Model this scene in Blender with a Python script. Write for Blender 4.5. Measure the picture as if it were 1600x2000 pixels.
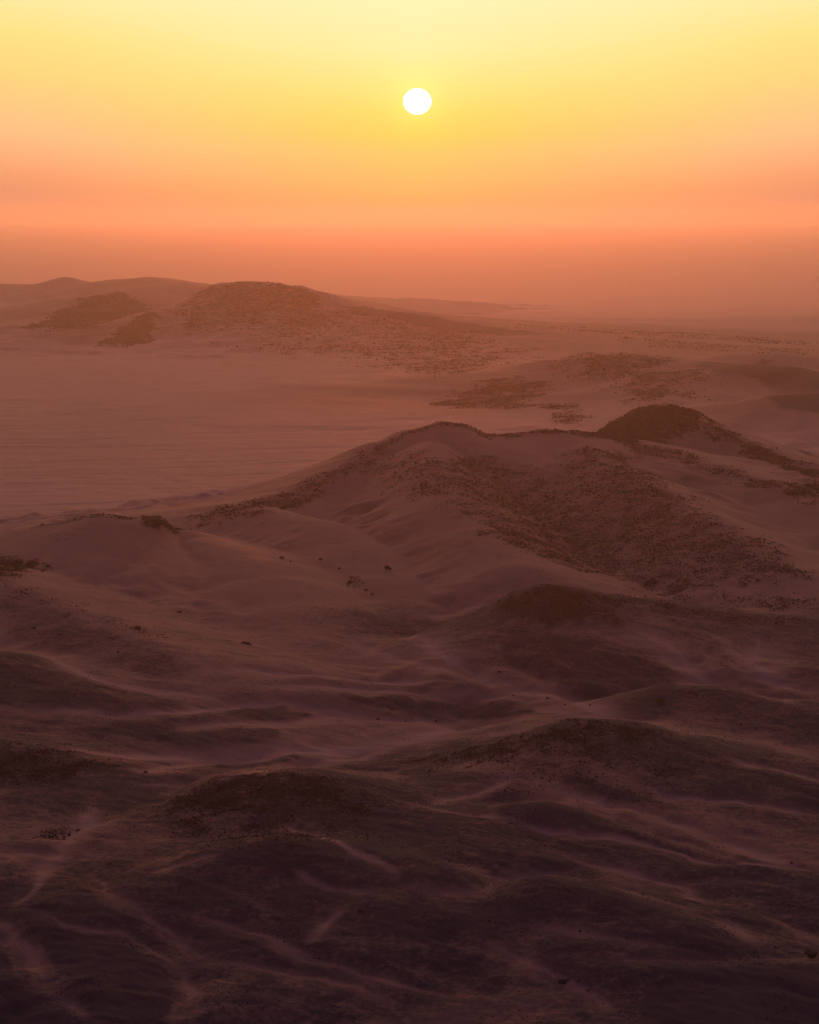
import bpy, math, random
import numpy as np

random.seed(7)
RNG = np.random.default_rng(11)
for o in list(bpy.data.objects):
    bpy.data.objects.remove(o)
SC = bpy.context.scene
COL = SC.collection

# ------------------------------------------------------------------ camera
CAM_Z = 200.0
F = 4537.0                       # focal length in pixels of the 1600x2000 photograph
HORIZON_V = 418.0
PITCH = math.atan((1000.0 - HORIZON_V) / F)
cam_d = bpy.data.cameras.new('camera')
cam = bpy.data.objects.new('camera', cam_d)
COL.objects.link(cam)
cam.location = (0, 0, CAM_Z)
cam.rotation_euler = (math.pi / 2 - PITCH, 0, 0)
cam_d.sensor_fit = 'VERTICAL'
cam_d.angle = 2 * math.atan(1000.0 / F)
cam_d.clip_start = 0.5
cam_d.clip_end = 300000
SC.camera = cam

# ------------------------------------------------------------------ sun + sky
SUN_U, SUN_V = 815.0, 203.0
SUN_EL = math.atan((HORIZON_V - SUN_V) / F)
SUN_AZ = math.atan((SUN_U - 800.0) / F)          # to the right of +Y
SUN_DIR = (math.sin(SUN_AZ) * math.cos(SUN_EL), math.cos(SUN_AZ) * math.cos(SUN_EL), math.sin(SUN_EL))
sl = bpy.data.lights.new('sunlight', 'SUN')
sl.energy = 0.37
sl.angle = math.radians(0.6)
sl.color = (1.0, 0.195, 0.058)
so = bpy.data.objects.new('sunlight', sl)
COL.objects.link(so)
so.rotation_euler = (math.pi / 2 - SUN_EL, 0, math.pi - SUN_AZ)

SC.view_settings.view_transform = 'Standard'
SC.view_settings.look = 'None'
SC.view_settings.exposure = 0.0
SC.view_settings.gamma = 1.0
SC.cycles.volume_bounces = 3
SC.cycles.max_bounces = 6
SC.cycles.diffuse_bounces = 3
SC.cycles.transparent_max_bounces = 8
SC.cycles.use_denoising = True
SC.cycles.sample_clamp_indirect = 4.0

SKY_GAIN = 1.0
AMBIENT = 1.0


def lin(r, g, b):
    f = lambda c: (c / 255 / 12.92) if c / 255 <= 0.04045 else ((c / 255 + 0.055) / 1.055) ** 2.4
    return (f(r), f(g), f(b), 1.0)


W = bpy.data.worlds.new('World')
SC.world = W
W.use_nodes = True
nt = W.node_tree
nt.nodes.clear()
N = nt.nodes.new
L = nt.links.new


def mth(tree, op, a, b=None, clamp=False):
    n = tree.nodes.new('ShaderNodeMath')
    n.operation = op
    n.use_clamp = clamp
    for i, v in enumerate((a, b)):
        if v is None:
            continue
        if isinstance(v, (int, float)):
            n.inputs[i].default_value = v
        else:
            tree.links.new(v, n.inputs[i])
    return n.outputs[0]


def ramp(tree, fac, stops, interp='LINEAR'):
    n = tree.nodes.new('ShaderNodeValToRGB')
    n.color_ramp.interpolation = interp
    els = n.color_ramp.elements
    while len(els) > 1:
        els.remove(els[-1])
    for i, (p, c) in enumerate(stops):
        e = els[0] if i == 0 else els.new(p)
        e.position = p
        e.color = c
    tree.links.new(fac, n.inputs[0])
    return n.outputs[0]


def mixc(tree, fac, a, b, blend='MIX'):
    n = tree.nodes.new('ShaderNodeMix')
    n.data_type = 'RGBA'
    n.blend_type = blend
    n.inputs[0].default_value = 0.5
    for i, v in ((0, fac), (6, a), (7, b)):
        if isinstance(v, (int, float)):
            n.inputs[i].default_value = v
        elif isinstance(v, tuple):
            n.inputs[i].default_value = v
        else:
            tree.links.new(v, n.inputs[i])
    return n.outputs[2]


tc = N('ShaderNodeTexCoord')
sep = N('ShaderNodeSeparateXYZ')
L(tc.outputs['Generated'], sep.inputs[0])
elev = mth(nt, 'ARCSINE', sep.outputs[2])                 # radians
azim = mth(nt, 'ABSOLUTE', mth(nt, 'SUBTRACT', mth(nt, 'ARCTAN2', sep.outputs[0], sep.outputs[1]), SUN_AZ))
# dusty sunset sky: the warm bands bow up away from the sun's azimuth
bow = mth(nt, 'MULTIPLY', mth(nt, 'MULTIPLY', azim, azim), -0.25)
fe = mth(nt, 'MULTIPLY', mth(nt, 'ADD', elev, bow), 5.0, True)   # 0..1 over 0..0.2 rad (11.5 deg)
# elevation v -> fe : (385-v)/4537*5
def fv(v):
    return max(0.0, (HORIZON_V - v) / F * 5.0)
core = ramp(nt, fe, [
    (0.0, lin(252, 164, 90)), (fv(400), lin(255, 174, 93)), (fv(380), lin(255, 185, 97)), (fv(345), lin(255, 197, 104)), (fv(300), lin(255, 207, 104)),
    (fv(262), lin(255, 217, 92)), (fv(225), lin(255, 226, 104)), (fv(170), lin(255, 236, 135)),
    (fv(100), lin(254, 244, 170)), (fv(0), lin(254, 248, 188)), (0.66, lin(246, 228, 180)),
    (0.82, lin(232, 204, 165)), (1.0, lin(214, 180, 150))])
side = ramp(nt, fe, [
    (0.0, lin(228, 150, 112)), (fv(385), lin(243, 160, 112)), (fv(350), lin(254, 176, 124)), (fv(300), lin(255, 196, 136)),
    (fv(240), lin(255, 208, 134)), (fv(180), lin(255, 220, 130)), (fv(110), lin(254, 230, 138)),
    (fv(0), lin(254, 243, 178)), (0.66, lin(236, 214, 170)),
    (0.82, lin(218, 186, 155)), (1.0, lin(196, 160, 142))])
faz = mth(nt, 'MULTIPLY', azim, 6.5, True)
glow = mixc(nt, faz, core, side)
# warm glow dies away round the compass
away = mth(nt, 'MULTIPLY', mth(nt, 'SUBTRACT', azim, 0.25), 0.75, True)
glow2 = mixc(nt, away, glow, lin(56, 40, 60))
# round aureole about the sun
dot = N('ShaderNodeVectorMath'); dot.operation = 'DOT_PRODUCT'
L(tc.outputs['Generated'], dot.inputs[0]); dot.inputs[1].default_value = SUN_DIR
ang = mth(nt, 'ARCCOSINE', mth(nt, 'MINIMUM', dot.outputs['Value'], 1.0))
aur = mth(nt, 'POWER', 2.718, mth(nt, 'MULTIPLY', ang, -120.0))
aur_c = N('ShaderNodeVectorMath'); aur_c.operation = 'SCALE'
aur_c.inputs[0].default_value = (0.4, 0.25, 0.08)
L(aur, aur_c.inputs['Scale'])
glow3 = N('ShaderNodeVectorMath'); glow3.operation = 'ADD'
L(glow2, glow3.inputs[0]); L(aur_c.outputs[0], glow3.inputs[1])
# added sky brightness above the view, a warm fill light for the land
bf_ = mth(nt, 'MULTIPLY', mth(nt, 'SUBTRACT', elev, 0.10), 8.0, True)
glow4 = N('ShaderNodeVectorMath'); glow4.operation = 'MULTIPLY'
L(glow3.outputs[0], glow4.inputs[0]); L(mixc(nt, bf_, (1.0, 1.0, 1.0, 1), (2.7, 1.9, 1.6, 1)), glow4.inputs[1])
# the upper sky is the physical sky
sky = N('ShaderNodeTexSky')
sky.sky_type = 'NISHITA'
sky.sun_disc = False
sky.sun_elevation = SUN_EL
sky.sun_rotation = SUN_AZ
sky.altitude = 300
sky.air_density = 1.0
sky.dust_density = 4.0
sky.ozone_density = 2.0
skys = N('ShaderNodeVectorMath'); skys.operation = 'SCALE'
L(sky.outputs[0], skys.inputs[0]); skys.inputs['Scale'].default_value = 0.15
up = mth(nt, 'MULTIPLY', mth(nt, 'SUBTRACT', elev, 0.25), 2.5, True)
upper = mixc(nt, 1.0, skys.outputs[0], (0.92, 0.66, 1.2, 1), 'MULTIPLY')
final = mixc(nt, up, glow4.outputs[0], upper)
bg = N('ShaderNodeBackground')
L(final, bg.inputs[0])
bg.inputs[1].default_value = 1.0
wo = N('ShaderNodeOutputWorld')
L(bg.outputs[0], wo.inputs[0])


# ------------------------------------------------------------------ numeric helpers
CP, SP = math.cos(PITCH), math.sin(PITCH)


def ray(u, v):
    a = (np.asarray(u, float) - 800) / F
    b = (1000 - np.asarray(v, float)) / F
    return a, b * SP + CP, b * CP - SP          # dx, dy, dz


def at(u, v, y):
    """point of the sight line through (u, v) at ground distance y"""
    dx, dy, dz = ray(u, v)
    if y < 100:                                   # small numbers are heights, not distances
        y = (y - CAM_Z) / dz * dy
    t = y / dy
    return float(dx * t), float(y), float(CAM_Z + dz * t)


_tabs = {}


def perlin(x, y, seed=0):
    if seed not in _tabs:
        a = np.random.default_rng(1000 + seed).uniform(0, 2 * np.pi, (256, 256)).astype(np.float32)
        _tabs[seed] = (np.cos(a), np.sin(a))
    gx, gy = _tabs[seed]
    x = np.asarray(x, np.float64); y = np.asarray(y, np.float64)
    xf = np.floor(x); yf = np.floor(y)
    xi = xf.astype(np.int64) & 255; yi = yf.astype(np.int64) & 255
    fx = (x - xf).astype(np.float32); fy = (y - yf).astype(np.float32)
    u = fx * fx * fx * (fx * (fx * 6 - 15) + 10)
    w = fy * fy * fy * (fy * (fy * 6 - 15) + 10)
    x1 = (xi + 1) & 255; y1 = (yi + 1) & 255
    n00 = gx[xi, yi] * fx + gy[xi, yi] * fy
    n10 = gx[x1, yi] * (fx - 1) + gy[x1, yi] * fy
    n01 = gx[xi, y1] * fx + gy[xi, y1] * (fy - 1)
    n11 = gx[x1, y1] * (fx - 1) + gy[x1, y1] * (fy - 1)
    a = n00 + u * (n10 - n00)
    b = n01 + u * (n11 - n01)
    return (a + w * (b - a)) * 1.5


def fbm(x, y, scale, octv=4, seed=0, gain=0.5):
    s = 0; amp = 1.0; tot = 0
    ca, sa = math.cos(0.6), math.sin(0.6)
    px, py = np.asarray(x) / scale, np.asarray(y) / scale
    for i in range(octv):
        s = s + amp * perlin(px + 17.3 * i, py - 9.1 * i, seed + i)
        tot += amp
        amp *= gain
        px, py = (px * ca - py * sa) * 2.03, (px * sa + py * ca) * 2.03
    return s / tot


def nfbm(x, y, scale, octv, seed, gain=0.5):
    """noise whose grain is coarser on the far hills (two fixed sizes, blended by place)"""
    r = np.hypot(x, y)
    k = np.clip((r - 1500) / 900.0, 0, 1)
    k = k * k * (3 - 2 * k)
    a = fbm(x, y, scale, octv, seed, gain)
    b = fbm(x, y, scale * 2.7, octv, seed + 3, gain)
    return a * (1 - k) + b * k


def sstep(a, b, x):
    t = np.clip((x - a) / (b - a), 0, 1)
    return t * t * (3 - 2 * t)


def poly_dist(x, y, pts):
    """distance to a polyline; the blended extra value, side (+1 beyond, -1 towards the camera) and arc length"""
    P = [tuple(p) for p in pts]
    best = np.full(x.shape, 1e18)
    sw = np.zeros(x.shape); sv = np.zeros(x.shape); ss = np.zeros(x.shape); sa = np.zeros(x.shape)
    acc = 0.0
    for (x0, y0, z0), (x1, y1, z1) in zip(P[:-1], P[1:]):
        ex, ey = x1 - x0, y1 - y0
        ln = math.hypot(ex, ey) + 1e-6
        sg = 1.0 if ex >= 0 else -1.0
        t = np.clip(((x - x0) * ex + (y - y0) * ey) / (ln * ln), 0, 1)
        qx = x - (x0 + t * ex); qy = y - (y0 + t * ey)
        d2 = qx * qx + qy * qy
        best = np.minimum(best, d2)
        w = 1.0 / (d2 + 1.0) ** 3
        sw += w
        sv += w * (z0 + (t * t * (3 - 2 * t) * 0.5 + t * 0.5) * (z1 - z0))
        ss += w * sg * (ex * qy - ey * qx) / (ln * np.sqrt(d2 + 1e-6))
        sa += w * (acc + t * ln + 0.35 * (qx * ex + qy * ey) / ln)
        acc += ln
    return (np.sqrt(best).astype(np.float32), (sv / sw).astype(np.float32), (ss / sw).astype(np.float32), (sa / sw).astype(np.float32))


# ------------------------------------------------------------------ the ridges
# name, label, near width, far width, foot exponent, crest rounding, [(u, v, y)...]
RIDGES = [
 ('hill', 'far pale ridge on the left skyline', 420, 500, 1.5, 30,
  [(-420, 575, 4300), (-150, 562, 4300), (0, 554, 4300), (60, 556, 4250), (125, 541, 4250), (180, 551, 4250),
   (235, 545, 4200), (290, 541, 4200), (340, 549, 4150), (410, 558, 4100), (520, 580, 4000)]),
 ('hill', 'far rocky hill with a dark left flank', 260, 420, 1.25, 14,
  [(60, 642, 3330), (85, 622, 3340), (120, 602, 3360), (170, 583, 3400), (225, 570, 3480), (280, 562, 3600), (340, 556, 3700), (400, 560, 3700)]),
 ('hill', 'far broad hill with stony summit, highest on the left', 520, 500, 1.5, 22,
  [(330, 612, 3330), (352, 592, 3330), (385, 570, 3330), (430, 553, 3330), (480, 550, 3320), (530, 551, 3310), (570, 558, 3300), (610, 568, 3280),
   (650, 585, 3260), (690, 596, 3240), (800, 608, 3210), (900, 624, 3170), (970, 637, 3130), (1080, 648, 3060), (1200, 662, 2960),
   (1400, 676, 2850), (1600, 688, 2760), (1900, 705, 2640)]),
 ('hill', 'far dark spur running down to the plain', 150, 170, 1.2, 8,
  [(198, 676, 3060), (215, 662, 3070), (240, 642, 3090), (275, 620, 3120), (310, 607, 3180), (350, 600, 3260), (400, 585, 3300)]),
 ('hill', 'far low ridge line on the right skyline', 300, 400, 1.6, 20,
  [(900, 655, 3600), (975, 637, 3550), (1050, 630, 3500), (1160, 636, 3450), (1300, 645, 3380), (1450, 656, 3300), (1600, 668, 3230), (1900, 690, 3100)]),
 ('hill', 'rocky hump right of centre beyond the big hill', 420, 330, 1.3, 18,
  [(855, 778, 2290), (900, 760, 2330), (960, 742, 2350), (1030, 725, 2380), (1090, 702, 2400), (1150, 691, 2400), (1210, 688, 2400), (1270, 692, 2400),
   (1340, 703, 2370), (1420, 722, 2300)]),
 ('hill', 'smooth dark dune back at the right edge, further one', 200, 300, 1.5, 14,
  [(1340, 706, 2560), (1430, 692, 2560), (1520, 690, 2540), (1620, 700, 2500), (1900, 720, 2400)]),
 ('hill', 'smooth dark slope at the right edge', 240, 260, 1.4, 16,
  [(1360, 725, 2260), (1450, 712, 2260), (1540, 716, 2250), (1600, 732, 2230), (1700, 740, 2200), (1950, 745, 2200)]),
 ('hill', 'low dark swell at the right edge below it', 200, 200, 1.5, 14,
  [(1430, 788, 1980), (1500, 772, 1980), (1600, 768, 1960), (1900, 765, 1900)]),
 # the big middle hill
 ('hill', 'big middle hill with sandy top and rubble covered slope', 385, 200, 1.30, 9,
  [(335, 1036, 1232), (350, 1026, 1236), (400, 1004, 1250), (450, 984, 1265), (510, 974, 1275), (560, 962, 1285), (605, 940, 1295), (650, 917, 1305),
   (700, 890, 1320), (745, 862, 1335), (800, 840, 1345), (860, 824, 1350), (905, 830, 1350), (955, 850, 1350), (1000, 846, 1360),
   (1060, 838, 1370), (1110, 840, 1380), (1180, 848, 1390)]),
 ('hill', 'big middle hill with sandy top and rubble covered slope', 330, 260, 1.35, 8,
  [(1120, 846, 1385), (1180, 851, 1390), (1250, 862, 1385), (1320, 880, 1365), (1400, 905, 1330), (1500, 940, 1290), (1600, 972, 1255), (1720, 1010, 1215), (1950, 1080, 1150)]),
 ('hill', 'dark rocky peak rising behind the big hill', 210, 230, 1.15, 6,
  [(1130, 865, 1490), (1170, 846, 1490), (1208, 820, 1490), (1252, 798, 1490), (1300, 789, 1490), (1338, 800, 1490), (1385, 828, 1480), (1430, 852, 1465),
   (1500, 878, 1440), (1560, 900, 1420), (1620, 925, 1400), (1750, 975, 1350), (1950, 1040, 1300)]),
 ('spur', '', 150, 150, 1.5, 14,
  [(1130, 870, 1340), (1190, 905, 1290), (1270, 945, 1235), (1360, 1000, 1180), (1450, 1050, 1130), (1540, 1105, 1080), (1640, 1150, 1040)]),
 ('spur', '', 120, 130, 1.5, 12,
  [(840, 862, 1320), (850, 900, 1270), (880, 960, 1200), (930, 1030, 1130), (1010, 1100, 1060)]),
 ('spur', '', 120, 110, 1.5, 12,
  [(500, 985, 1260), (560, 1005, 1225), (640, 1020, 1190), (700, 1060, 1140), (760, 1120, 1080), (800, 1180, 1030)]),
 # left hillock
 ('hill', 'sandy hillock on the left with a small rocky crest', 330, 120, 1.35, 12,
  [(-450, 1110, 1130), (-200, 1068, 1150), (-80, 1050, 1155), (0, 1039, 1160), (60, 1029, 1160), (120, 1016, 1158), (200, 1003, 1155), (255, 1008, 1155), (300, 1014, 1155),
   (345, 1036, 1160), (400, 1058, 1150), (460, 1072, 1140)]),
 ('spur', '', 170, 130, 1.4, 14,
  [(400, 1052, 1150), (440, 1066, 1130), (490, 1092, 1095), (540, 1130, 1055), (580, 1180, 1010), (600, 1240, 960)]),
 ('spur', '', 120, 160, 1.5, 12,
  [(-200, 1085, 1080), (-60, 1100, 1055), (40, 1140, 1015), (150, 1190, 975), (280, 1245, 930), (400, 1290, 893)]),
 # dark hill right middle
 ('hill', 'low dark hill in front of the big hill, right of centre', 190, 120, 1.25, 8,
  [(850, 1232, 990), (900, 1208, 985), (955, 1182, 982), (1005, 1155, 980), (1065, 1142, 980), (1130, 1150, 980), (1200, 1162, 985),
   (1300, 1176, 990), (1400, 1188, 990), (1470, 1200, 985), (1540, 1206, 980), (1620, 1208, 980), (1900, 1220, 980)]),
 ('hill', 'dark mound at the left edge, middle height', 120, 110, 1.4, 10,
  [(-300, 1262, 895), (-100, 1268, 890), (0, 1278, 885), (70, 1305, 870), (140, 1335, 850), (230, 1368, 830), (330, 1395, 815)]),
 ('hill', 'dark peaked hill in the lower right', 175, 105, 1.2, 6,
  [(800, 1486, 775), (880, 1472, 770), (950, 1462, 765), (1000, 1442, 762), (1060, 1424, 760), (1110, 1411, 760), (1155, 1408, 760), (1190, 1415, 760), (1225, 1416, 758),
   (1265, 1430, 755), (1330, 1447, 750), (1400, 1472, 742), (1480, 1500, 730), (1570, 1535, 715), (1700, 1580, 700)]),
 ('hill', 'dark rounded hill in the lower left centre', 170, 95, 1.2, 8,
  [(250, 1585, 715), (320, 1556, 712), (380, 1530, 710), (430, 1516, 708), (490, 1510, 706), (545, 1508, 705), (590, 1512, 703), (630, 1524, 700), (680, 1543, 695),
   (740, 1562, 688), (820, 1585, 678), (920, 1610, 665)]),
 ('hill', 'dark stony hill at the left edge, lower one', 150, 80, 1.2, 6,
  [(-400, 1425, 775), (-150, 1432, 772), (0, 1447, 770), (70, 1455, 766), (130, 1468, 760), (200, 1484, 750), (280, 1500, 742), (370, 1520, 730)]),
 ('hill', 'low mound near the bottom right of centre', 90, 60, 1.2, 6,
  [(780, 1745, 608), (860, 1738, 606), (930, 1734, 605), (990, 1722, 604), (1065, 1716, 602), (1130, 1724, 598), (1190, 1742, 592), (1250, 1766, 584), (1320, 1792, 575)]),
 ('hill', 'low dark rise below the rounded hill', 80, 50, 1.3, 8,
  [(290, 1722, 612), (340, 1698, 618), (410, 1666, 628), (480, 1645, 634), (560, 1636, 637), (640, 1644, 634), (740, 1668, 625), (840, 1690, 615)]),
 ('spur', '', 60, 45, 1.3, 5,
  [(655, 1800, 582), (690, 1778, 588), (740, 1752, 596), (800, 1738, 603), (860, 1738, 606)]),
 ('hill', 'dark smooth mound in the bottom right corner', 90, 45, 1.2, 7,
  [(1180, 1915, 545), (1250, 1893, 549), (1330, 1880, 552), (1440, 1876, 552), (1540, 1880, 551), (1640, 1886, 549), (1900, 1900, 545)]),
 ('spur', '', 50, 40, 1.3, 5,
  [(1330, 1700, 640), (1390, 1690, 640), (1460, 1690, 638), (1560, 1705, 632), (1700, 1720, 628)]),
 ('spur', '', 60, 40, 1.4, 5,
  [(940, 1600, 670), (1000, 1575, 680), (1060, 1570, 682), (1120, 1585, 676), (1200, 1620, 662), (1300, 1655, 650)]),
 ('spur', '', 45, 35, 1.4, 5,
  [(100, 1720, 10), (150, 1716, 12), (220, 1745, 12), (300, 1800, 10)]),
 ('spur', '', 45, 35, 1.4, 5,
  [(30, 1800, 9), (90, 1790, 11), (200, 1822, 11), (320, 1868, 11), (370, 1910, 9)]),
 ('spur', '', 45, 35, 1.4, 5,
  [(330, 1790, 9), (430, 1806, 11), (540, 1840, 11), (660, 1885, 9)]),
 ('hill', 'shallow swell of dark gravel in the right middle', 90, 60, 1.4, 10,
  [(1230, 1365, 830), (1310, 1342, 838), (1400, 1345, 835), (1500, 1360, 828), (1620, 1380, 815), (1800, 1400, 805)]),
]
WORLD_RIDGES = []
for i_, (nm, lb, wn, wf, ex, rd, pts) in enumerate(RIDGES):
    vm_ = sum(p[1] for p in pts) / len(pts)
    kf = (vm_ - 385.0) / (vm_ - HORIZON_V)        # ridge distances were laid out for a horizon at 385
    RIDGES[i_] = (nm, lb, wn * kf, wf * kf, ex, rd * kf, pts)
    WORLD_RIDGES.append([at(p[0], p[1], p[2] * kf if p[2] > 100 else p[2]) for p in pts])


DARK_FROM = [i for i, q in enumerate(RIDGES) if q[1].startswith('low dark hill in front')][0]


def base_height(x, y):
    """plain and foreground swells, before the hills"""
    r = np.hypot(x, y)
    far = sstep(1500, 2600, r)
    h = 4.0 * fbm(x, y, 420, 3, 3) * (1 - far * 0.6)
    # the foreground is a little higher than the plain beyond
    h = h + 5.0 * (1 - sstep(760, 1300, r)) - 2.0 * (1 - sstep(560, 700, r))
    # low lobes with creased channels between them
    wx = x + 22 * fbm(x, y, 90, 2, 21); wy = y + 22 * fbm(x, y, 90, 2, 24)
    a = 0.45
    lx = wx * math.cos(a) - wy * math.sin(a); ly = wx * math.sin(a) + wy * math.cos(a)
    n = fbm(lx * 0.55, ly, 62, 3, 31, 0.45)
    n = np.sqrt(n * n + 0.0016) - 0.02
    near = 1 - sstep(900, 1250, r)
    h = h + (np.minimum(n, 0.45) * 9.0 - 2) * near
    return h, n


def ridge_height(x, y, h):
    hm = h.copy()
    own = np.full(x.shape, -1, np.int16)
    prox = np.zeros(x.shape, np.float32)
    dark = np.zeros(x.shape, np.float32)
    sc = np.clip(np.hypot(x, y) / 1000.0, 0.4, 4)
    w1 = nfbm(x, y, 80, 3, 41) * 85
    w2 = nfbm(x, y, 80, 3, 47) * 85
    gul = nfbm(x, y, 34, 3, 53)
    for i, (spec, pts) in enumerate(zip(RIDGES, WORLD_RIDGES)):
        nm, lb, wn, wf, ex, rd, _ = spec
        arr = np.array(pts)
        pad = max(wn, wf) * 1.5
        m = (x > arr[:, 0].min() - pad) & (x < arr[:, 0].max() + pad) & (y > arr[:, 1].min() - pad) & (y < arr[:, 1].max() + pad)
        if not m.any():
            continue
        xs = x[m]; ys = y[m]
        d0, cz0, side0, _a = poly_dist(xs, ys, pts)
        # the flanks are warped, the crest line stays put
        k = sstep(0, wn * 0.5, d0)
        amp = min(1.0, min(wn, wf) / 260.0) * 0.45 
        d, cz, side, arc = poly_dist(xs + w1[m] * amp * k, ys + w2[m] * amp * k, pts)
        w = (wn + (wf - wn) * np.clip(0.5 + 0.5 * side, 0, 1)) * (1 + 0.30 * gul[m] * k)
        t = (np.sqrt(d * d + rd * rd) - rd) / w
        p = np.clip(1 - t, 0, 1) ** ex
        hb = h[m]
        grain = 24.0 if arr[:, 1].mean() < 1900 else 62.0
        ribs = fbm((arc + 900 * i) / 1.0, d * 0.22 + 3, grain, 3, 57) * 2.0 * np.clip(p * (1 - p) * 4, 0, 1) * np.minimum(1, t * 3) * np.clip(0.55 - 0.45 * side, 0, 1)
        cand = hb + (cz - hb) * (p + 0.055 * ribs)
        cand = np.where(cz > hb, cand, hb)
        kk = 2.2 if arr[:, 1].mean() < 2000 else 5.0
        cur = hm[m]
        dd = np.clip(0.5 + 0.5 * (cand - cur) / kk, 0, 1)
        new = cur * (1 - dd) + cand * dd + kk * dd * (1 - dd) * np.minimum(1, t * 4) * sstep(0.0, 0.12, p)
        o = own[m]
        o[(cand > cur) & (cand - hb > np.maximum(3.0, 0.16 * (cz - hb)))] = i
        own[m] = o
        hm[m] = np.maximum(new, cur)
        prox[m] = np.maximum(prox[m], p)
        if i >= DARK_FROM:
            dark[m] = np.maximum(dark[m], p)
    return hm, own, prox, dark


def height0(x, y):
    b, n = base_height(x, y)
    h, own, prox, dark = ridge_height(x, y, b)
    return h, own, prox, n, dark


def cast(us, vs, fn=height0, n=900):
    """where the sight lines meet the land"""
    us = np.atleast_1d(np.asarray(us, float)); vs = np.atleast_1d(np.asarray(vs, float))
    dx, dy, dz = ray(us, vs)
    ys = 430 * (7000 / 430) ** (np.arange(n) / (n - 1))
    Y = ys[None, :] * np.ones((len(us), 1))
    X = dx[:, None] / dy[:, None] * Y
    Z = CAM_Z + dz[:, None] / dy[:, None] * Y
    H = fn(X, Y)[0]
    below = Z <= H
    out = []
    for i in range(len(us)):
        k = int(np.argmax(below[i])) if below[i].any() else n - 1
        if k > 0:
            a = (Z[i, k - 1] - H[i, k - 1]); b = (Z[i, k] - H[i, k])
            t = a / (a - b + 1e-9) if below[i].any() else 1
            yy = Y[i, k - 1] + (Y[i, k] - Y[i, k - 1]) * t
        else:
            yy = Y[i, 0]
        out.append((dx[i] / dy[i] * yy, yy))
    return np.array(out)


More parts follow.
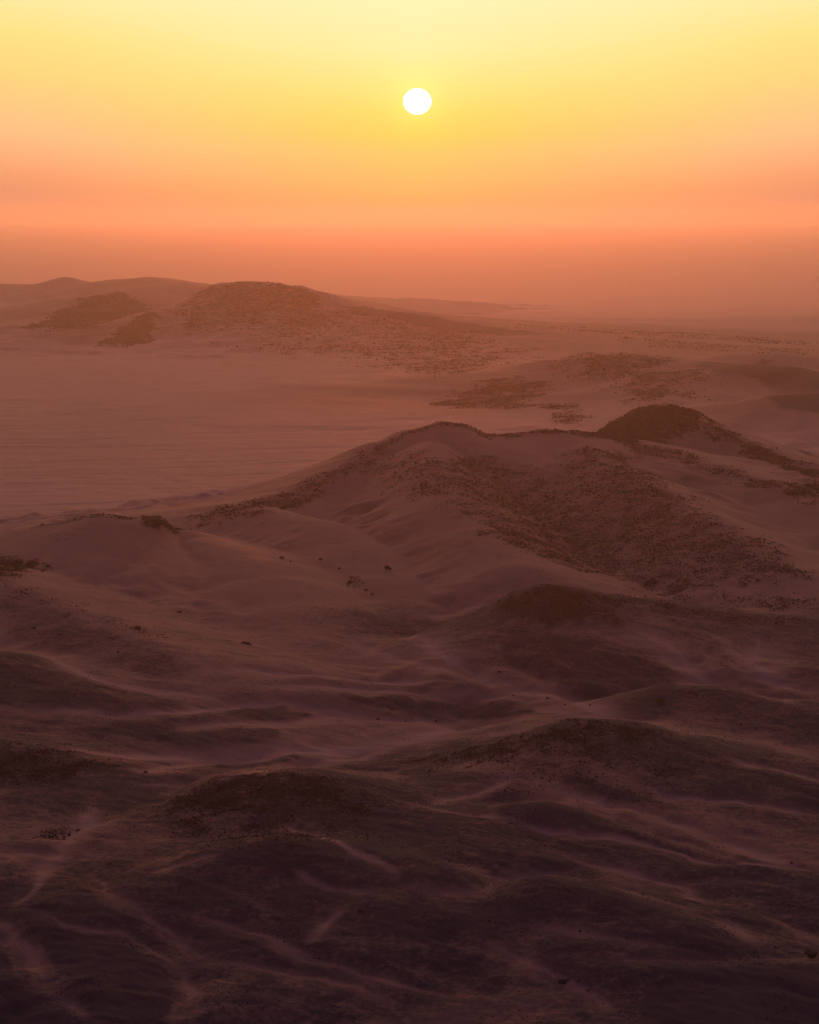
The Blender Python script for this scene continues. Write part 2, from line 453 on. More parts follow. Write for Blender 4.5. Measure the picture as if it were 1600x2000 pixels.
# ------------------------------------------------------------------ wadis (pale sand lines), traced on the land
# (width m, depth m, [(u, v)...])
WADIS = [
 (3.2, 1.2, [(-60, 1392), (0, 1386), (120, 1380), (230, 1396), (330, 1386), (480, 1370), (540, 1368), (620, 1382), (740, 1400), (830, 1403), (1000, 1405), (1120, 1404)]),
 (2.6, 1.0, [(330, 1428), (390, 1417), (460, 1410), (560, 1408), (640, 1396), (700, 1388)]),
 (5.5, 1.0, [(60, 1450), (180, 1468), (300, 1474), (480, 1472), (620, 1463), (740, 1452), (830, 1432), (920, 1418), (1040, 1408)]),
 (2.6, 0.8, [(240, 1498), (300, 1505), (340, 1496), (430, 1482), (560, 1474)]),
 (2.8, 1.2, [(180, 1548), (320, 1530), (400, 1520), (500, 1504), (620, 1489), (720, 1466), (830, 1442)]),
 (3.0, 1.0, [(60, 1270), (150, 1310), (250, 1335), (370, 1358), (450, 1372)]),
 (3.4, 1.0, [(700, 1208), (760, 1232), (830, 1250), (880, 1285), (960, 1328), (1030, 1348), (1100, 1362), (1170, 1382), (1240, 1408), (1330, 1425), (1440, 1440), (1600, 1470)]),
 (2.4, 0.8, [(830, 1215), (870, 1200), (930, 1178), (980, 1158)]),
 (2.2, 0.8, [(480, 1345), (600, 1340), (700, 1345), (800, 1350), (900, 1352), (1010, 1356), (1120, 1368)]),
 (2.2, 0.8, [(330, 1282), (420, 1300), (540, 1312), (680, 1320), (800, 1330), (900, 1340)]),
 (2.0, 0.7, [(660, 1240), (730, 1268), (800, 1290), (880, 1312), (950, 1330)]),
 (4.0, 1.2, [(1200, 1205), (1290, 1245), (1330, 1285), (1370, 1320), (1440, 1345), (1530, 1370), (1620, 1390)]),
 (2.6, 0.9, [(1480, 1235), (1478, 1290), (1500, 1320), (1550, 1340), (1640, 1350)]),
 (2.2, 1.0, [(1420, 1470), (1450, 1487), (1510, 1497), (1600, 1515), (1700, 1530)]),
 (1.8, 1.0, [(1240, 1520), (1290, 1545), (1360, 1557), (1450, 1560), (1520, 1575), (1620, 1600)]),
 (1.9, 1.0, [(1070, 1508), (1110, 1540), (1170, 1565), (1250, 1578), (1330, 1603), (1420, 1640), (1500, 1665), (1620, 1710)]),
 (1.8, 1.0, [(780, 1560), (860, 1578), (950, 1590), (1050, 1610), (1130, 1625), (1250, 1640), (1350, 1675), (1480, 1683), (1620, 1705)]),
 (1.6, 0.8, [(880, 1690), (960, 1705), (1060, 1700), (1150, 1690)]),
 (3.0, 1.0, [(700, 1705), (800, 1722), (870, 1730), (940, 1730), (1020, 1712), (1110, 1710), (1220, 1733), (1330, 1765), (1420, 1800), (1480, 1840), (1550, 1872), (1640, 1895)]),
 (1.8, 0.8, [(1130, 1862), (1210, 1872), (1320, 1872), (1420, 1865), (1520, 1864), (1640, 1872)]),
 (1.6, 0.7, [(1000, 1800), (1060, 1808), (1130, 1816), (1230, 1832), (1340, 1850), (1420, 1862)]),
 (1.7, 1.0, [(-30, 1770), (10, 1805), (45, 1845), (80, 1890), (115, 1945), (150, 1975), (230, 2020)]),
 (1.7, 1.0, [(60, 1765), (140, 1800), (230, 1825), (310, 1858), (360, 1895), (378, 1930), (345, 1965), (320, 2020)]),
 (1.7, 1.0, [(150, 1690), (220, 1735), (290, 1785), (340, 1830), (400, 1870), (500, 1886), (640, 1905), (760, 1945), (880, 1985)]),
 (1.7, 1.0, [(330, 1760), (420, 1790), (500, 1822), (600, 1862), (720, 1900), (820, 1925), (940, 1940)]),
 (1.8, 0.8, [(300, 1712), (350, 1685), (400, 1668), (440, 1655)]),
 (3.0, 0.4, [(200, 1560), (150, 1620), (110, 1680), (60, 1740), (20, 1790)]),
 (1.8, 0.7, [(680, 1770), (640, 1800), (600, 1840)]),
 (2.0, 0.8, [(960, 1830), (1040, 1880), (1090, 1900), (1150, 1945), (1200, 1990)]),
 (2.0, 0.6, [(520, 1600), (600, 1630), (700, 1665), (760, 1690), (800, 1722)]),
 (1.6, 0.6, [(1000, 1505), (950, 1540), (880, 1560), (830, 1572)]),
 (2.0, 0.8, [(1000, 1640), (1070, 1660), (1140, 1680), (1230, 1700), (1330, 1730), (1400, 1770)]),
 (2.0, 0.8, [(0, 1650), (60, 1665), (120, 1660), (170, 1600)]),
 (1.6, 0.6, [(560, 1690), (620, 1720), (700, 1735), (760, 1738)]),
 (5.0, 0.6, [(420, 980), (330, 965), (280, 950), (200, 945)]),
]
# rubble areas: (density, edge m, [(u, v)...])
ROCKY = [
 (0.50, 16, [(700, 905), (760, 880), (830, 895), (950, 880), (1060, 925), (1110, 895), (1160, 875), (1230, 895), (1300, 945), (1380, 1000), (1480, 1050), (1560, 1110),
        (1500, 1150), (1330, 1150), (1180, 1125), (1060, 1090), (960, 1060), (900, 1000), (820, 960)]),
 (0.30, 18, [(940, 990), (1100, 960), (1280, 1020), (1400, 1080), (1380, 1125), (1200, 1115), (1050, 1080)]),
 (0.95, 7, [(1160, 852), (1205, 820), (1300, 790), (1345, 800), (1375, 828), (1340, 848), (1300, 860), (1240, 868)]),
 (0.85, 10, [(1330, 797), (1400, 832), (1440, 850), (1520, 884), (1610, 925), (1610, 938), (1500, 905), (1430, 872), (1380, 842)]),
 (0.55, 11, [(1200, 862), (1280, 872), (1340, 886), (1400, 905), (1470, 928), (1560, 955), (1640, 980), (1640, 992), (1540, 970), (1450, 940), (1380, 920), (1300, 900), (1230, 880)]),
 (0.7, 9, [(1540, 945), (1600, 935), (1640, 960), (1610, 975), (1560, 968)]),
 (0.6, 12, [(350, 1026), (450, 985), (560, 962), (650, 917), (720, 878), (740, 895), (660, 940), (600, 975), (520, 1000), (440, 1018)]),
 (0.6, 4, [(720, 880), (800, 842), (860, 825), (930, 838), (975, 855), (960, 860), (900, 836), (860, 832), (800, 850), (740, 884)]),
 (0.7, 3, [(975, 849), (1060, 839), (1180, 849), (1180, 857), (1100, 849), (1050, 846), (985, 856)]),
 (0.62, 40, [(345, 605), (385, 572), (440, 553), (570, 558), (640, 582), (640, 640), (560, 655), (430, 640), (350, 650)]),
 (0.9, 14, [(200, 676), (240, 642), (300, 610), (315, 640), (290, 662), (230, 680)]),
 (0.9, 20, [(62, 642), (115, 604), (225, 572), (290, 590), (270, 615), (180, 640), (110, 648)]),
 (0.4, 60, [(480, 640), (700, 600), (900, 640), (1020, 690), (900, 730), (700, 700), (500, 680)]),
 (0.7, 34, [(870, 775), (910, 758), (980, 742), (1060, 752), (1060, 780), (1000, 798), (920, 798)]),
 (0.5, 16, [(1070, 790), (1120, 780), (1150, 800), (1140, 832), (1090, 830)]),
 (0.6, 35, [(1080, 705), (1190, 690), (1290, 702), (1370, 745), (1360, 775), (1260, 780), (1160, 740), (1090, 735)]),
 (0.25, 20, [(1200, 655), (1400, 672), (1600, 684), (1600, 695), (1380, 686), (1200, 672)]),
 (0.25, 25, [(970, 640), (1050, 633), (1300, 648), (1600, 668), (1600, 676), (1300, 660), (1050, 645)]),
 (0.8, 9, [(950, 1185), (1005, 1157), (1065, 1143), (1140, 1153), (1210, 1165), (1230, 1185), (1180, 1215), (1080, 1222), (990, 1222)]),
 (0.5, 8, [(1200, 1165), (1400, 1190), (1620, 1210), (1620, 1220), (1400, 1212), (1220, 1195)]),
 (0.45, 14, [(1150, 1165), (1300, 1140), (1560, 1165), (1620, 1190), (1400, 1185)]),
 (0.35, 16, [(860, 1500), (1000, 1445), (1155, 1409), (1300, 1442), (1420, 1490), (1400, 1560), (1200, 1570), (1050, 1550), (930, 1530)]),
 (0.7, 12, [(835, 1484), (900, 1470), (1000, 1443), (1080, 1418), (1155, 1409), (1230, 1418), (1300, 1442), (1270, 1465), (1180, 1470), (1100, 1475), (1000, 1492), (900, 1500), (850, 1496)]),
 (0.4, 16, [(330, 1590), (450, 1515), (620, 1522), (740, 1575), (720, 1640), (560, 1690), (400, 1680)]),
 (0.72, 12, [(330, 1580), (380, 1532), (450, 1514), (545, 1509), (620, 1522), (690, 1550), (720, 1575), (640, 1580), (540, 1590), (420, 1600)]),
 (0.75, 9, [(-120, 1436), (0, 1448), (80, 1458), (140, 1472), (180, 1500), (110, 1515), (30, 1530), (-120, 1530)]),
 (1.0, 3, [(272, 1012), (300, 1008), (325, 1018), (352, 1036), (340, 1042), (300, 1032), (278, 1024)]),
 (0.5, 3, [(60, 1030), (130, 1015), (200, 1003), (270, 1010), (270, 1016), (200, 1010), (130, 1022), (60, 1036)]),
 (0.65, 5, [(-60, 1080), (20, 1082), (70, 1095), (75, 1110), (30, 1128), (-60, 1125)]),
 (0.3, 10, [(0, 1130), (100, 1160), (280, 1225), (320, 1245), (240, 1240), (100, 1195), (0, 1180)]),
 (0.35, 5, [(90, 1045), (150, 1042), (140, 1056), (95, 1058)]),
 (0.35, 4, [(672, 1124), (695, 1122), (708, 1135), (698, 1148), (675, 1144)]),
 (0.6, 4, [(1255, 1128), (1290, 1125), (1298, 1138), (1260, 1140)]),
 (0.45, 5, [(1310, 1352), (1360, 1350), (1370, 1362), (1320, 1366)]),
 (0.35, 6, [(870, 1620), (940, 1605), (1000, 1590), (1060, 1575), (1050, 1590), (960, 1620), (880, 1632)]),
 (0.35, 8, [(340, 1735), (400, 1700), (520, 1660), (500, 1690), (400, 1745)]),
 (0.4, 6, [(1060, 1735), (1120, 1735), (1200, 1760), (1180, 1775), (1090, 1755)]),
 (0.3, 8, [(960, 1810), (1060, 1812), (1030, 1835), (970, 1835)]),
 (0.5, 5, [(1080, 1905), (1110, 1905), (1120, 1918), (1085, 1920)]),
 (0.5, 4, [(70, 1622), (130, 1612), (140, 1630), (90, 1640)]),
 (0.25, 14, [(420, 1590), (560, 1590), (620, 1650), (500, 1680), (420, 1650)]),
]
# dark gravel sheets: (strength, edge m, [...])
GRAVEL = [
 (0.85, 30, [(650, 590), (800, 610), (970, 639), (1100, 652), (960, 656), (800, 632), (680, 612)]),
 (1.0, 4, [(110, 1720), (160, 1718), (260, 1780), (305, 1825), (210, 1805), (120, 1765)]),
 (1.0, 4, [(40, 1802), (85, 1792), (220, 1832), (320, 1876), (362, 1920), (330, 2010), (170, 2010), (100, 1900)]),
 (1.0, 4, [(-60, 1820), (0, 1838), (50, 1895), (95, 1960), (110, 2020), (-60, 2020)]),
 (0.9, 5, [(330, 1802), (450, 1815), (560, 1850), (650, 1885), (520, 1878), (410, 1855)]),
 (0.75, 9, [(930, 1240), (1100, 1235), (1260, 1260), (1330, 1310), (1330, 1340), (1200, 1365), (1100, 1350), (1000, 1318)]),
 (0.8, 6, [(180, 1415), (320, 1402), (420, 1416), (560, 1424), (570, 1445), (430, 1462), (260, 1450)]),
 (0.9, 5, [(430, 1392), (470, 1378), (530, 1374), (610, 1393), (590, 1404), (470, 1406)]),
 (0.8, 5, [(640, 1356), (780, 1352), (980, 1362), (1120, 1392), (980, 1400), (830, 1396), (700, 1380)]),
 (0.85, 4, [(330, 1502), (460, 1482), (640, 1472), (560, 1492), (420, 1512)]),
 (0.9, 6, [(-60, 1275), (20, 1292), (90, 1325), (180, 1368), (110, 1378), (-60, 1378)]),
 (0.8, 6, [(1060, 1500), (1200, 1530), (1330, 1562), (1380, 1592), (1260, 1575), (1150, 1555)]),
 (0.7, 8, [(740, 1480), (850, 1500), (1000, 1510), (1060, 1560), (950, 1580), (840, 1560), (760, 1530)]),
 (0.7, 8, [(1250, 1480), (1400, 1500), (1600, 1560), (1640, 1590), (1400, 1550), (1280, 1530)]),
 (0.8, 6, [(700, 1790), (760, 1755), (950, 1745), (1100, 1760), (1230, 1790), (1150, 1800), (1000, 1800), (850, 1860), (720, 1840)]),
 (1.0, 8, [(1230, 1912), (1300, 1885), (1450, 1880), (1660, 1892), (1660, 2040), (1230, 2040)]),
 (0.8, 6, [(1390, 1700), (1500, 1695), (1640, 1715), (1640, 1740), (1500, 1735), (1400, 1720)]),
 (0.6, 8, [(850, 1650), (960, 1640), (1080, 1670), (1000, 1690), (880, 1680)]),
 (0.8, 6, [(310, 1735), (400, 1680), (560, 1645), (720, 1680), (640, 1710), (480, 1700), (400, 1745)]),
 (0.6, 8, [(300, 1560), (420, 1600), (600, 1600), (700, 1600), (600, 1640), (400, 1650), (300, 1620)]),
 (0.7, 10, [(1090, 1860), (1180, 1860), (1260, 1880), (1200, 1930), (1120, 1900)]),
 (0.55, 12, [(0, 1155), (150, 1195), (300, 1250), (450, 1310), (330, 1340), (150, 1290), (0, 1240)]),
 (0.55, 12, [(1340, 1240), (1460, 1225), (1460, 1300), (1600, 1360), (1450, 1340), (1360, 1290)]),
 (0.6, 12, [(1500, 1230), (1640, 1230), (1640, 1330), (1530, 1320)]),
 (0.55, 8, [(1240, 1370), (1330, 1355), (1500, 1375), (1600, 1400), (1600, 1425), (1450, 1415), (1300, 1395)]),
 (0.9, 20, [(1350, 712), (1480, 700), (1640, 730), (1640, 770), (1480, 745), (1400, 735)]),
 (0.95, 18, [(1430, 780), (1500, 772), (1640, 768), (1640, 815), (1520, 800)]),
 (0.4, 30, [(960, 655), (1200, 670), (1160, 700), (1000, 690)]),
 (0.35, 12, [(480, 1400), (740, 1420), (700, 1440), (520, 1436)]),
 (0.6, 10, [(1340, 1720), (1460, 1740), (1620, 1780), (1640, 1860), (1540, 1840), (1430, 1780)]),
]


def poly_sdf(x, y, poly):
    """signed distance (inside positive) to a closed polygon"""
    best = np.full(x.shape, 1e9)
    inside = np.zeros(x.shape, bool)
    n = len(poly)
    for i in range(n):
        x0, y0 = poly[i]; x1, y1 = poly[(i + 1) % n]
        ex, ey = x1 - x0, y1 - y0
        t = np.clip(((x - x0) * ex + (y - y0) * ey) / (ex * ex + ey * ey + 1e-9), 0, 1)
        best = np.minimum(best, np.hypot(x - x0 - t * ex, y - y0 - t * ey))
        c = ((y0 > y) != (y1 > y)) & (x < ex * (y - y0) / (ey if abs(ey) > 1e-9 else 1e-9) + x0)
        inside ^= c
    return np.where(inside, best, -best)


def batch_cast(groups):
    us = [p[0] for g in groups for p in g]; vs = [p[1] for g in groups for p in g]
    P = cast(us, vs)
    out = []; k = 0
    for g in groups:
        out.append(P[k:k + len(g)]); k += len(g)
    return out


W_WADI = batch_cast([w[2] for w in WADIS])
W_ROCK = batch_cast([w[2] for w in ROCKY])
W_GRAV = batch_cast([w[2] for w in GRAVEL])
for nm_, L_, W_ in (('wadi', WADIS, W_WADI), ('rock', ROCKY, W_ROCK), ('grav', GRAVEL, W_GRAV)):
    for a_, b_ in zip(L_, W_):
        j_ = np.abs(np.diff(b_[:, 1])).max()
        if j_ > 220:
            print('JUMP', nm_, a_[2][0], [int(q) for q in b_[:, 1]])


def land(x, y, full=True):
    h, own, prox, lobes, dark = height0(x, y)
    r = np.hypot(x, y)
    sc = np.clip(r / 1000.0, 0.5, 4)
    wx = x + (6 * nfbm(x, y, 30, 2, 61) + 2.2 * nfbm(x, y, 8, 2, 63)) * sc
    wy = y + (6 * nfbm(x, y, 30, 2, 65) + 2.2 * nfbm(x, y, 8, 2, 67)) * sc
    sand = np.zeros(x.shape, np.float32)
    near = 1 - sstep(900, 1200, r)
    rag = fbm(x, y, 24, 2, 131); rag2 = fbm(x, y, 45, 2, 134)
    for (w, dep, _), pts in zip(WADIS, W_WADI):
        pad = w * 7
        m = (x > pts[:, 0].min() - pad) & (x < pts[:, 0].max() + pad) & (y > pts[:, 1].min() - pad) & (y < pts[:, 1].max() + pad)
        if not m.any():
            continue
        d, _, side, arc = poly_dist(wx[m], wy[m], [(p[0], p[1], 0) for p in pts])
        tot = float(np.hypot(np.diff(pts[:, 0]), np.diff(pts[:, 1])).sum())
        tap = sstep(-2, 0.22 * tot, arc) * sstep(-2, 0.22 * tot, tot - arc)
        wl = w * (0.5 + 0.9 * np.clip(0.5 + rag[m], 0, 1))
        sm = np.exp(-(d / (wl * 0.9)) ** 2) * (0.25 + 0.5 * np.clip(0.5 + rag2[m] * 1.5, 0, 1)) + 0.38 * np.exp(-(d / (w * 3.4)) ** 2)
        sm = sm * (0.15 + 0.85 * tap) * (0.5 + 0.5 * sstep(600, 760, r[m])) * 0.92
        sand[m] = np.maximum(sand[m], sm)
        hh = h[m]
        hh -= dep * 1.3 * np.exp(-(d / (w * 2.6)) ** 2) * tap
        h[m] = hh
    # unnamed channels in the creases
    sand = np.maximum(sand, 0.55 * np.exp(-(lobes / 0.035) ** 2) * near * (1 - sstep(0.1, 0.4, prox)))
    rock = np.zeros(x.shape, np.float32)
    e1 = nfbm(x, y, 26, 3, 71); e2 = nfbm(x, y, 7, 2, 75)
    for (dn, ed, _), poly in zip(ROCKY, W_ROCK):
        pad = ed * 4 + 10
        m = (x > poly[:, 0].min() - pad) & (x < poly[:, 0].max() + pad) & (y > poly[:, 1].min() - pad) & (y < poly[:, 1].max() + pad)
        if not m.any():
            continue
        s = poly_sdf(x[m], y[m], poly) + ed * (1.6 * e1[m] + 0.9 * e2[m])
        v = sstep(-ed, ed, s) * dn
        rock[m] = np.maximum(rock[m], 1 - (1 - rock[m] * 0.85) * (1 - v) if False else v + rock[m] * 0.35)
    rock = np.clip(rock, 0, 1)
    grav = np.zeros(x.shape, np.float32)
    for (dn, ed, _), poly in zip(GRAVEL, W_GRAV):
        pad = ed * 3 + 8
        m = (x > poly[:, 0].min() - pad) & (x < poly[:, 0].max() + pad) & (y > poly[:, 1].min() - pad) & (y < poly[:, 1].max() + pad)
        if not m.any():
            continue
        s = poly_sdf(wx[m], wy[m], poly)
        grav[m] = np.maximum(grav[m], sstep(-ed * 0.7, ed * 0.9, s) * dn)
    gn = fbm(x, y, 120, 4, 81)
    g0 = np.clip(0.20 + 0.34 * (1 - sstep(620, 760, r)) + 0.55 * gn, 0, 1) * (1 - sstep(880, 1080, r)) + np.clip(0.10 + 0.25 * gn, 0, 1) * sstep(880, 1080, r)  # darker gravel tone close to the camera imitates vignetting
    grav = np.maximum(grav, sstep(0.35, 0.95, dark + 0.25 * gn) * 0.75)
    lobe_g = sstep(0.06, 0.22, lobes) * near * 0.22
    grav = np.maximum(grav, np.clip(g0 + lobe_g, 0, 1))
    grav = np.maximum(grav, rock * 0.7)
    grav = np.clip(grav * (1 - 0.9 * np.clip(sand, 0, 1)), 0, 1)
    # relief: soft drift ripples, rough rock
    h = h + 0.35 * sc * nfbm(x, y, 22, 3, 91) + 0.10 * sc * nfbm(x, y, 5, 2, 95)
    gl = np.abs(nfbm(x, y, 13, 3, 101))
    h = h + rock * sc * (1.5 * (0.35 - gl) + 0.55 * nfbm(x, y, 3.2, 2, 105))
    # rills and low ribs in the foreground gravel
    b2 = 0.55
    rx = wx * math.cos(b2) - wy * math.sin(b2); ry = wx * math.sin(b2) + wy * math.cos(b2)
    rl = fbm(rx / 3.2, ry, 15, 4, 145, 0.6)
    h = h + near * (1 - rock) * (0.25 + 0.75 * grav) * (1.9 * (0.3 - np.sqrt(rl * rl + 0.003)) + 0.28 * fbm(x, y, 3.5, 3, 149))
    # wind streaks across the plain
    pl = sstep(1250, 1700, r) * (1 - sstep(0.02, 0.2, prox))
    ang = 0.42
    sx = x * math.cos(ang) + y * math.sin(ang); sy = -x * math.sin(ang) + y * math.cos(ang)
    sy = sy + 0.00012 * (sx + 250) ** 2 + 45 * fbm(x, y, 420, 2, 115)
    st = fbm(sx / 7.0, sy, 26, 5, 111, 0.72) * 1.5
    h = h + pl * 0.9 * st
    plain_lift = sstep(3900, 5200, r + 600 * fbm(x, y, 900, 3, 141)) * (1 - sstep(0.01, 0.12, prox))  # lightening of the distant plain, in place of thicker haze
    plain_lift = np.maximum(plain_lift, 0.42 * sstep(1250, 1700, r) * (1 - sstep(0.15, 0.8, prox)))
    plain_lift = np.maximum(plain_lift, 0.28 * sstep(1200, 1400, r) * (1 - sstep(1700, 2900, r)) * (1 - sstep(0.01, 0.25, prox)))
    return h, own, rock, grav, np.clip(sand, 0, 1), pl * st, plain_lift


# ------------------------------------------------------------------ the land as one polar sheet
rows = np.concatenate([
    np.array([1.0, 60, 120, 180]), np.arange(230, 470, 8.0), np.arange(470, 1560, 0.95),
    1560 * (5600 / 1560) ** (np.arange(0, 800) / 800.0),
    5600 * (42000 / 5600) ** (np.arange(0, 150) / 149.0)])
fine = np.linspace(-13.0, 13.0, 1000)
side_a = np.concatenate([np.arange(13.3, 22, 0.3), np.arange(23, 60, 2.0), np.arange(64, 176, 7.0)])
theta = np.radians(np.concatenate([-side_a[::-1], fine, side_a]))
NR, NC = len(rows), len(theta)
R_, T_ = np.meshgrid(rows, theta, indexing='ij')
GX = (R_ * np.sin(T_)).ravel(); GY = (R_ * np.cos(T_)).ravel()
parts = []
CH = 300000
for a in range(0, GX.size, CH):
    parts.append(land(GX[a:a + CH], GY[a:a + CH]))
GH, OWN, ROCK, GRAV, SAND, STR, PLAIN_LIFT = [np.concatenate([p[i] for p in parts]) for i in range(7)]
del parts
print('land', NR, NC, float(GH.min()), float(GH.max()))


# ------------------------------------------------------------------ materials
def attr(tree, name):
    n = tree.nodes.new('ShaderNodeAttribute')
    n.attribute_name = name
    return n.outputs['Fac']


def noise(tree, vec, scale, detail=4, rough=0.55):
    n = tree.nodes.new('ShaderNodeTexNoise')
    n.inputs['Scale'].default_value = scale
    n.inputs['Detail'].default_value = detail
    n.inputs['Roughness'].default_value = rough
    tree.links.new(vec, n.inputs['Vector'])
    return n.outputs['Fac']


def land_material():
    m = bpy.data.materials.new('desert land')
    m.use_nodes = True
    t = m.node_tree
    t.nodes.clear()
    geo = t.nodes.new('ShaderNodeNewGeometry')
    pos = geo.outputs['Position']
    rock, grav, sand, stre = attr(t, 'rock'), attr(t, 'grav'), attr(t, 'sand'), attr(t, 'streak')
    plain_lift = attr(t, 'plain_lift')
    big = noise(t, pos, 0.011, 3)
    mid = noise(t, pos, 0.09, 5, 0.6)
    fin = noise(t, pos, 0.55, 5, 0.65)
    tiny = noise(t, pos, 2.2, 3, 0.6)
    base = mixc(t, big, (0.37, 0.172, 0.105, 1), (0.44, 0.205, 0.12, 1))
    base = mixc(t, mth(t, 'MULTIPLY', mid, 0.35), base, (0.25, 0.12, 0.08, 1))
    st = mth(t, 'MULTIPLY', mth(t, 'ADD', stre, 0.1), 1.6, True)
    base = mixc(t, st, base, (0.42, 0.25, 0.17, 1))
    # gravel sheets
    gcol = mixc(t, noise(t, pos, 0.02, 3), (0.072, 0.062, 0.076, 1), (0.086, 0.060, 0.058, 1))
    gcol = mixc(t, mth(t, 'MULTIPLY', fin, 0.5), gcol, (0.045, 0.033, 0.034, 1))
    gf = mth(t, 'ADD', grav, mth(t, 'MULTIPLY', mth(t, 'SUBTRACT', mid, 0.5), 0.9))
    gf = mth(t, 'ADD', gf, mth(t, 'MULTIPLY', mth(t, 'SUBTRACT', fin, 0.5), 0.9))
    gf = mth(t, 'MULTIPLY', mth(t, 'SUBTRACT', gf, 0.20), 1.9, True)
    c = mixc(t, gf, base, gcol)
    # bleached sand of the wadis
    sf = mth(t, 'ADD', sand, mth(t, 'ADD', mth(t, 'MULTIPLY', mth(t, 'SUBTRACT', fin, 0.5), 1.6), mth(t, 'MULTIPLY', mth(t, 'SUBTRACT', mid, 0.5), 1.0)))
    sf = mth(t, 'MULTIPLY', mth(t, 'SUBTRACT', sf, 0.17), 1.3, True)
    sf = mth(t, 'MULTIPLY', sf, mth(t, 'MULTIPLY', sand, 3.0, True))
    c = mixc(t, sf, c, (0.44, 0.25, 0.19, 1))
    # plain beyond the hills lightened in its colour, standing in for bright haze
    c = mixc(t, mth(t, 'MULTIPLY', plain_lift, 0.8), c, (0.74, 0.44, 0.28, 1))
    # rubble: speckle whose density follows the attribute
    spk = mth(t, 'ADD', mth(t, 'MULTIPLY', fin, 0.62), mth(t, 'MULTIPLY', tiny, 0.38))
    thr = mth(t, 'SUBTRACT', 0.74, mth(t, 'MULTIPLY', rock, 0.42))
    thr = mth(t, 'ADD', thr, mth(t, 'MULTIPLY', mth(t, 'SUBTRACT', mid, 0.5), -0.6))
    rf = mth(t, 'MULTIPLY', mth(t, 'SUBTRACT', spk, thr), 14.0, True)
    rf = mth(t, 'MULTIPLY', rf, mth(t, 'MULTIPLY', rock, 6.0, True))
    rcol = mixc(t, tiny, (0.024, 0.017, 0.019, 1), (0.062, 0.040, 0.040, 1))
    c = mixc(t, rf, c, rcol)
    b = t.nodes.new('ShaderNodeBump')
    b.inputs['Strength'].default_value = 0.5
    b.inputs['Distance'].default_value = 1.0
    hh = mth(t, 'ADD', mth(t, 'MULTIPLY', mth(t, 'MULTIPLY', fin, mth(t, 'ADD', mth(t, 'ADD', 0.10, mth(t, 'MULTIPLY', grav, 0.25)), rock)), 1.4), mth(t, 'MULTIPLY', tiny, 0.12))
    t.links.new(hh, b.inputs['Height'])
    p = t.nodes.new('ShaderNodeBsdfPrincipled')
    t.links.new(c, p.inputs['Base Color'])
    t.links.new(mth(t, 'ADD', 0.78, mth(t, 'MULTIPLY', plain_lift, 0.06)), p.inputs['Roughness'])
    t.links.new(mth(t, 'MULTIPLY', mth(t, 'MULTIPLY', plain_lift, plain_lift), 1.0), p.inputs['Sheen Weight'])
    p.inputs['Sheen Roughness'].default_value = 0.5
    p.inputs['Sheen Tint'].default_value = (1.0, 0.70, 0.50, 1)
    # polished sand grains catch the low sky; the varnished rubble does not
    dull = mth(t, 'MAXIMUM', rf, gf)
    t.links.new(mth(t, 'ADD', mth(t, 'SUBTRACT', 0.20, mth(t, 'MULTIPLY', dull, 0.16)), mth(t, 'MULTIPLY', plain_lift, 0.6)), p.inputs['Specular IOR Level'])
    t.links.new(b.outputs[0], p.inputs['Normal'])
    o = t.nodes.new('ShaderNodeOutputMaterial')
    t.links.new(p.outputs[0], o.inputs[0])
    return m


def simple_mat(name, c1, c2, scale, rough=0.9, bump=0.3):
    m = bpy.data.materials.new(name)
    m.use_nodes = True
    t = m.node_tree
    t.nodes.clear()
    tcn = t.nodes.new('ShaderNodeNewGeometry')
    f = noise(t, tcn.outputs['Position'], scale, 4, 0.6)
    c = mixc(t, f, c1 + (1,), c2 + (1,))
    p = t.nodes.new('ShaderNodeBsdfPrincipled')
    t.links.new(c, p.inputs['Base Color'])
    p.inputs['Roughness'].default_value = rough
    p.inputs['Specular IOR Level'].default_value = 0.15
    b = t.nodes.new('ShaderNodeBump')
    b.inputs['Strength'].default_value = bump
    t.links.new(f, b.inputs['Height'])
    t.links.new(b.outputs[0], p.inputs['Normal'])
    o = t.nodes.new('ShaderNodeOutputMaterial')
    t.links.new(p.outputs[0], o.inputs[0])
    return m


M_LAND = land_material()
M_ROCK = simple_mat('dark rock', (0.022, 0.015, 0.017), (0.060, 0.038, 0.038), 1.3)
M_PALE = simple_mat('pale stone', (0.42, 0.40, 0.38), (0.6, 0.57, 0.54), 2.0)
M_LEAF = simple_mat('dry foliage', (0.035, 0.032, 0.018), (0.07, 0.055, 0.03), 3.0)
M_WOOD = simple_mat('dry wood', (0.06, 0.04, 0.03), (0.11, 0.075, 0.05), 5.0)


def np_mesh(name, verts, quads=None, tris=None, mat=None, smooth=False):
    me = bpy.data.meshes.new(name)
    verts = np.ascontiguousarray(verts, np.float32)
    faces = quads if quads is not None else tris
    k = 4 if quads is not None else 3
    faces = np.ascontiguousarray(faces, np.int32)
    me.vertices.add(len(verts)); me.vertices.foreach_set('co', verts.ravel())
    me.loops.add(faces.size); me.loops.foreach_set('vertex_index', faces.ravel())
    me.polygons.add(len(faces))
    me.polygons.foreach_set('loop_start', np.arange(0, faces.size, k, dtype=np.int32))
    me.polygons.foreach_set('use_smooth', np.full(len(faces), smooth, bool))
    me.update(calc_edges=True)
    if mat:
        me.materials.append(mat)
    return me


def link(name, me, **props):
    o = bpy.data.objects.new(name, me)
    COL.objects.link(o)
    for k, v in props.items():
        o[k] = v
    return o


VERT = np.stack([GX, GY, GH], 1)
ii, jj = np.meshgrid(np.arange(NR - 1), np.arange(NC - 1), indexing='ij')
q0 = (ii * NC + jj).ravel()
QUADS = np.stack([q0, q0 + 1, q0 + NC + 1, q0 + NC], 1)
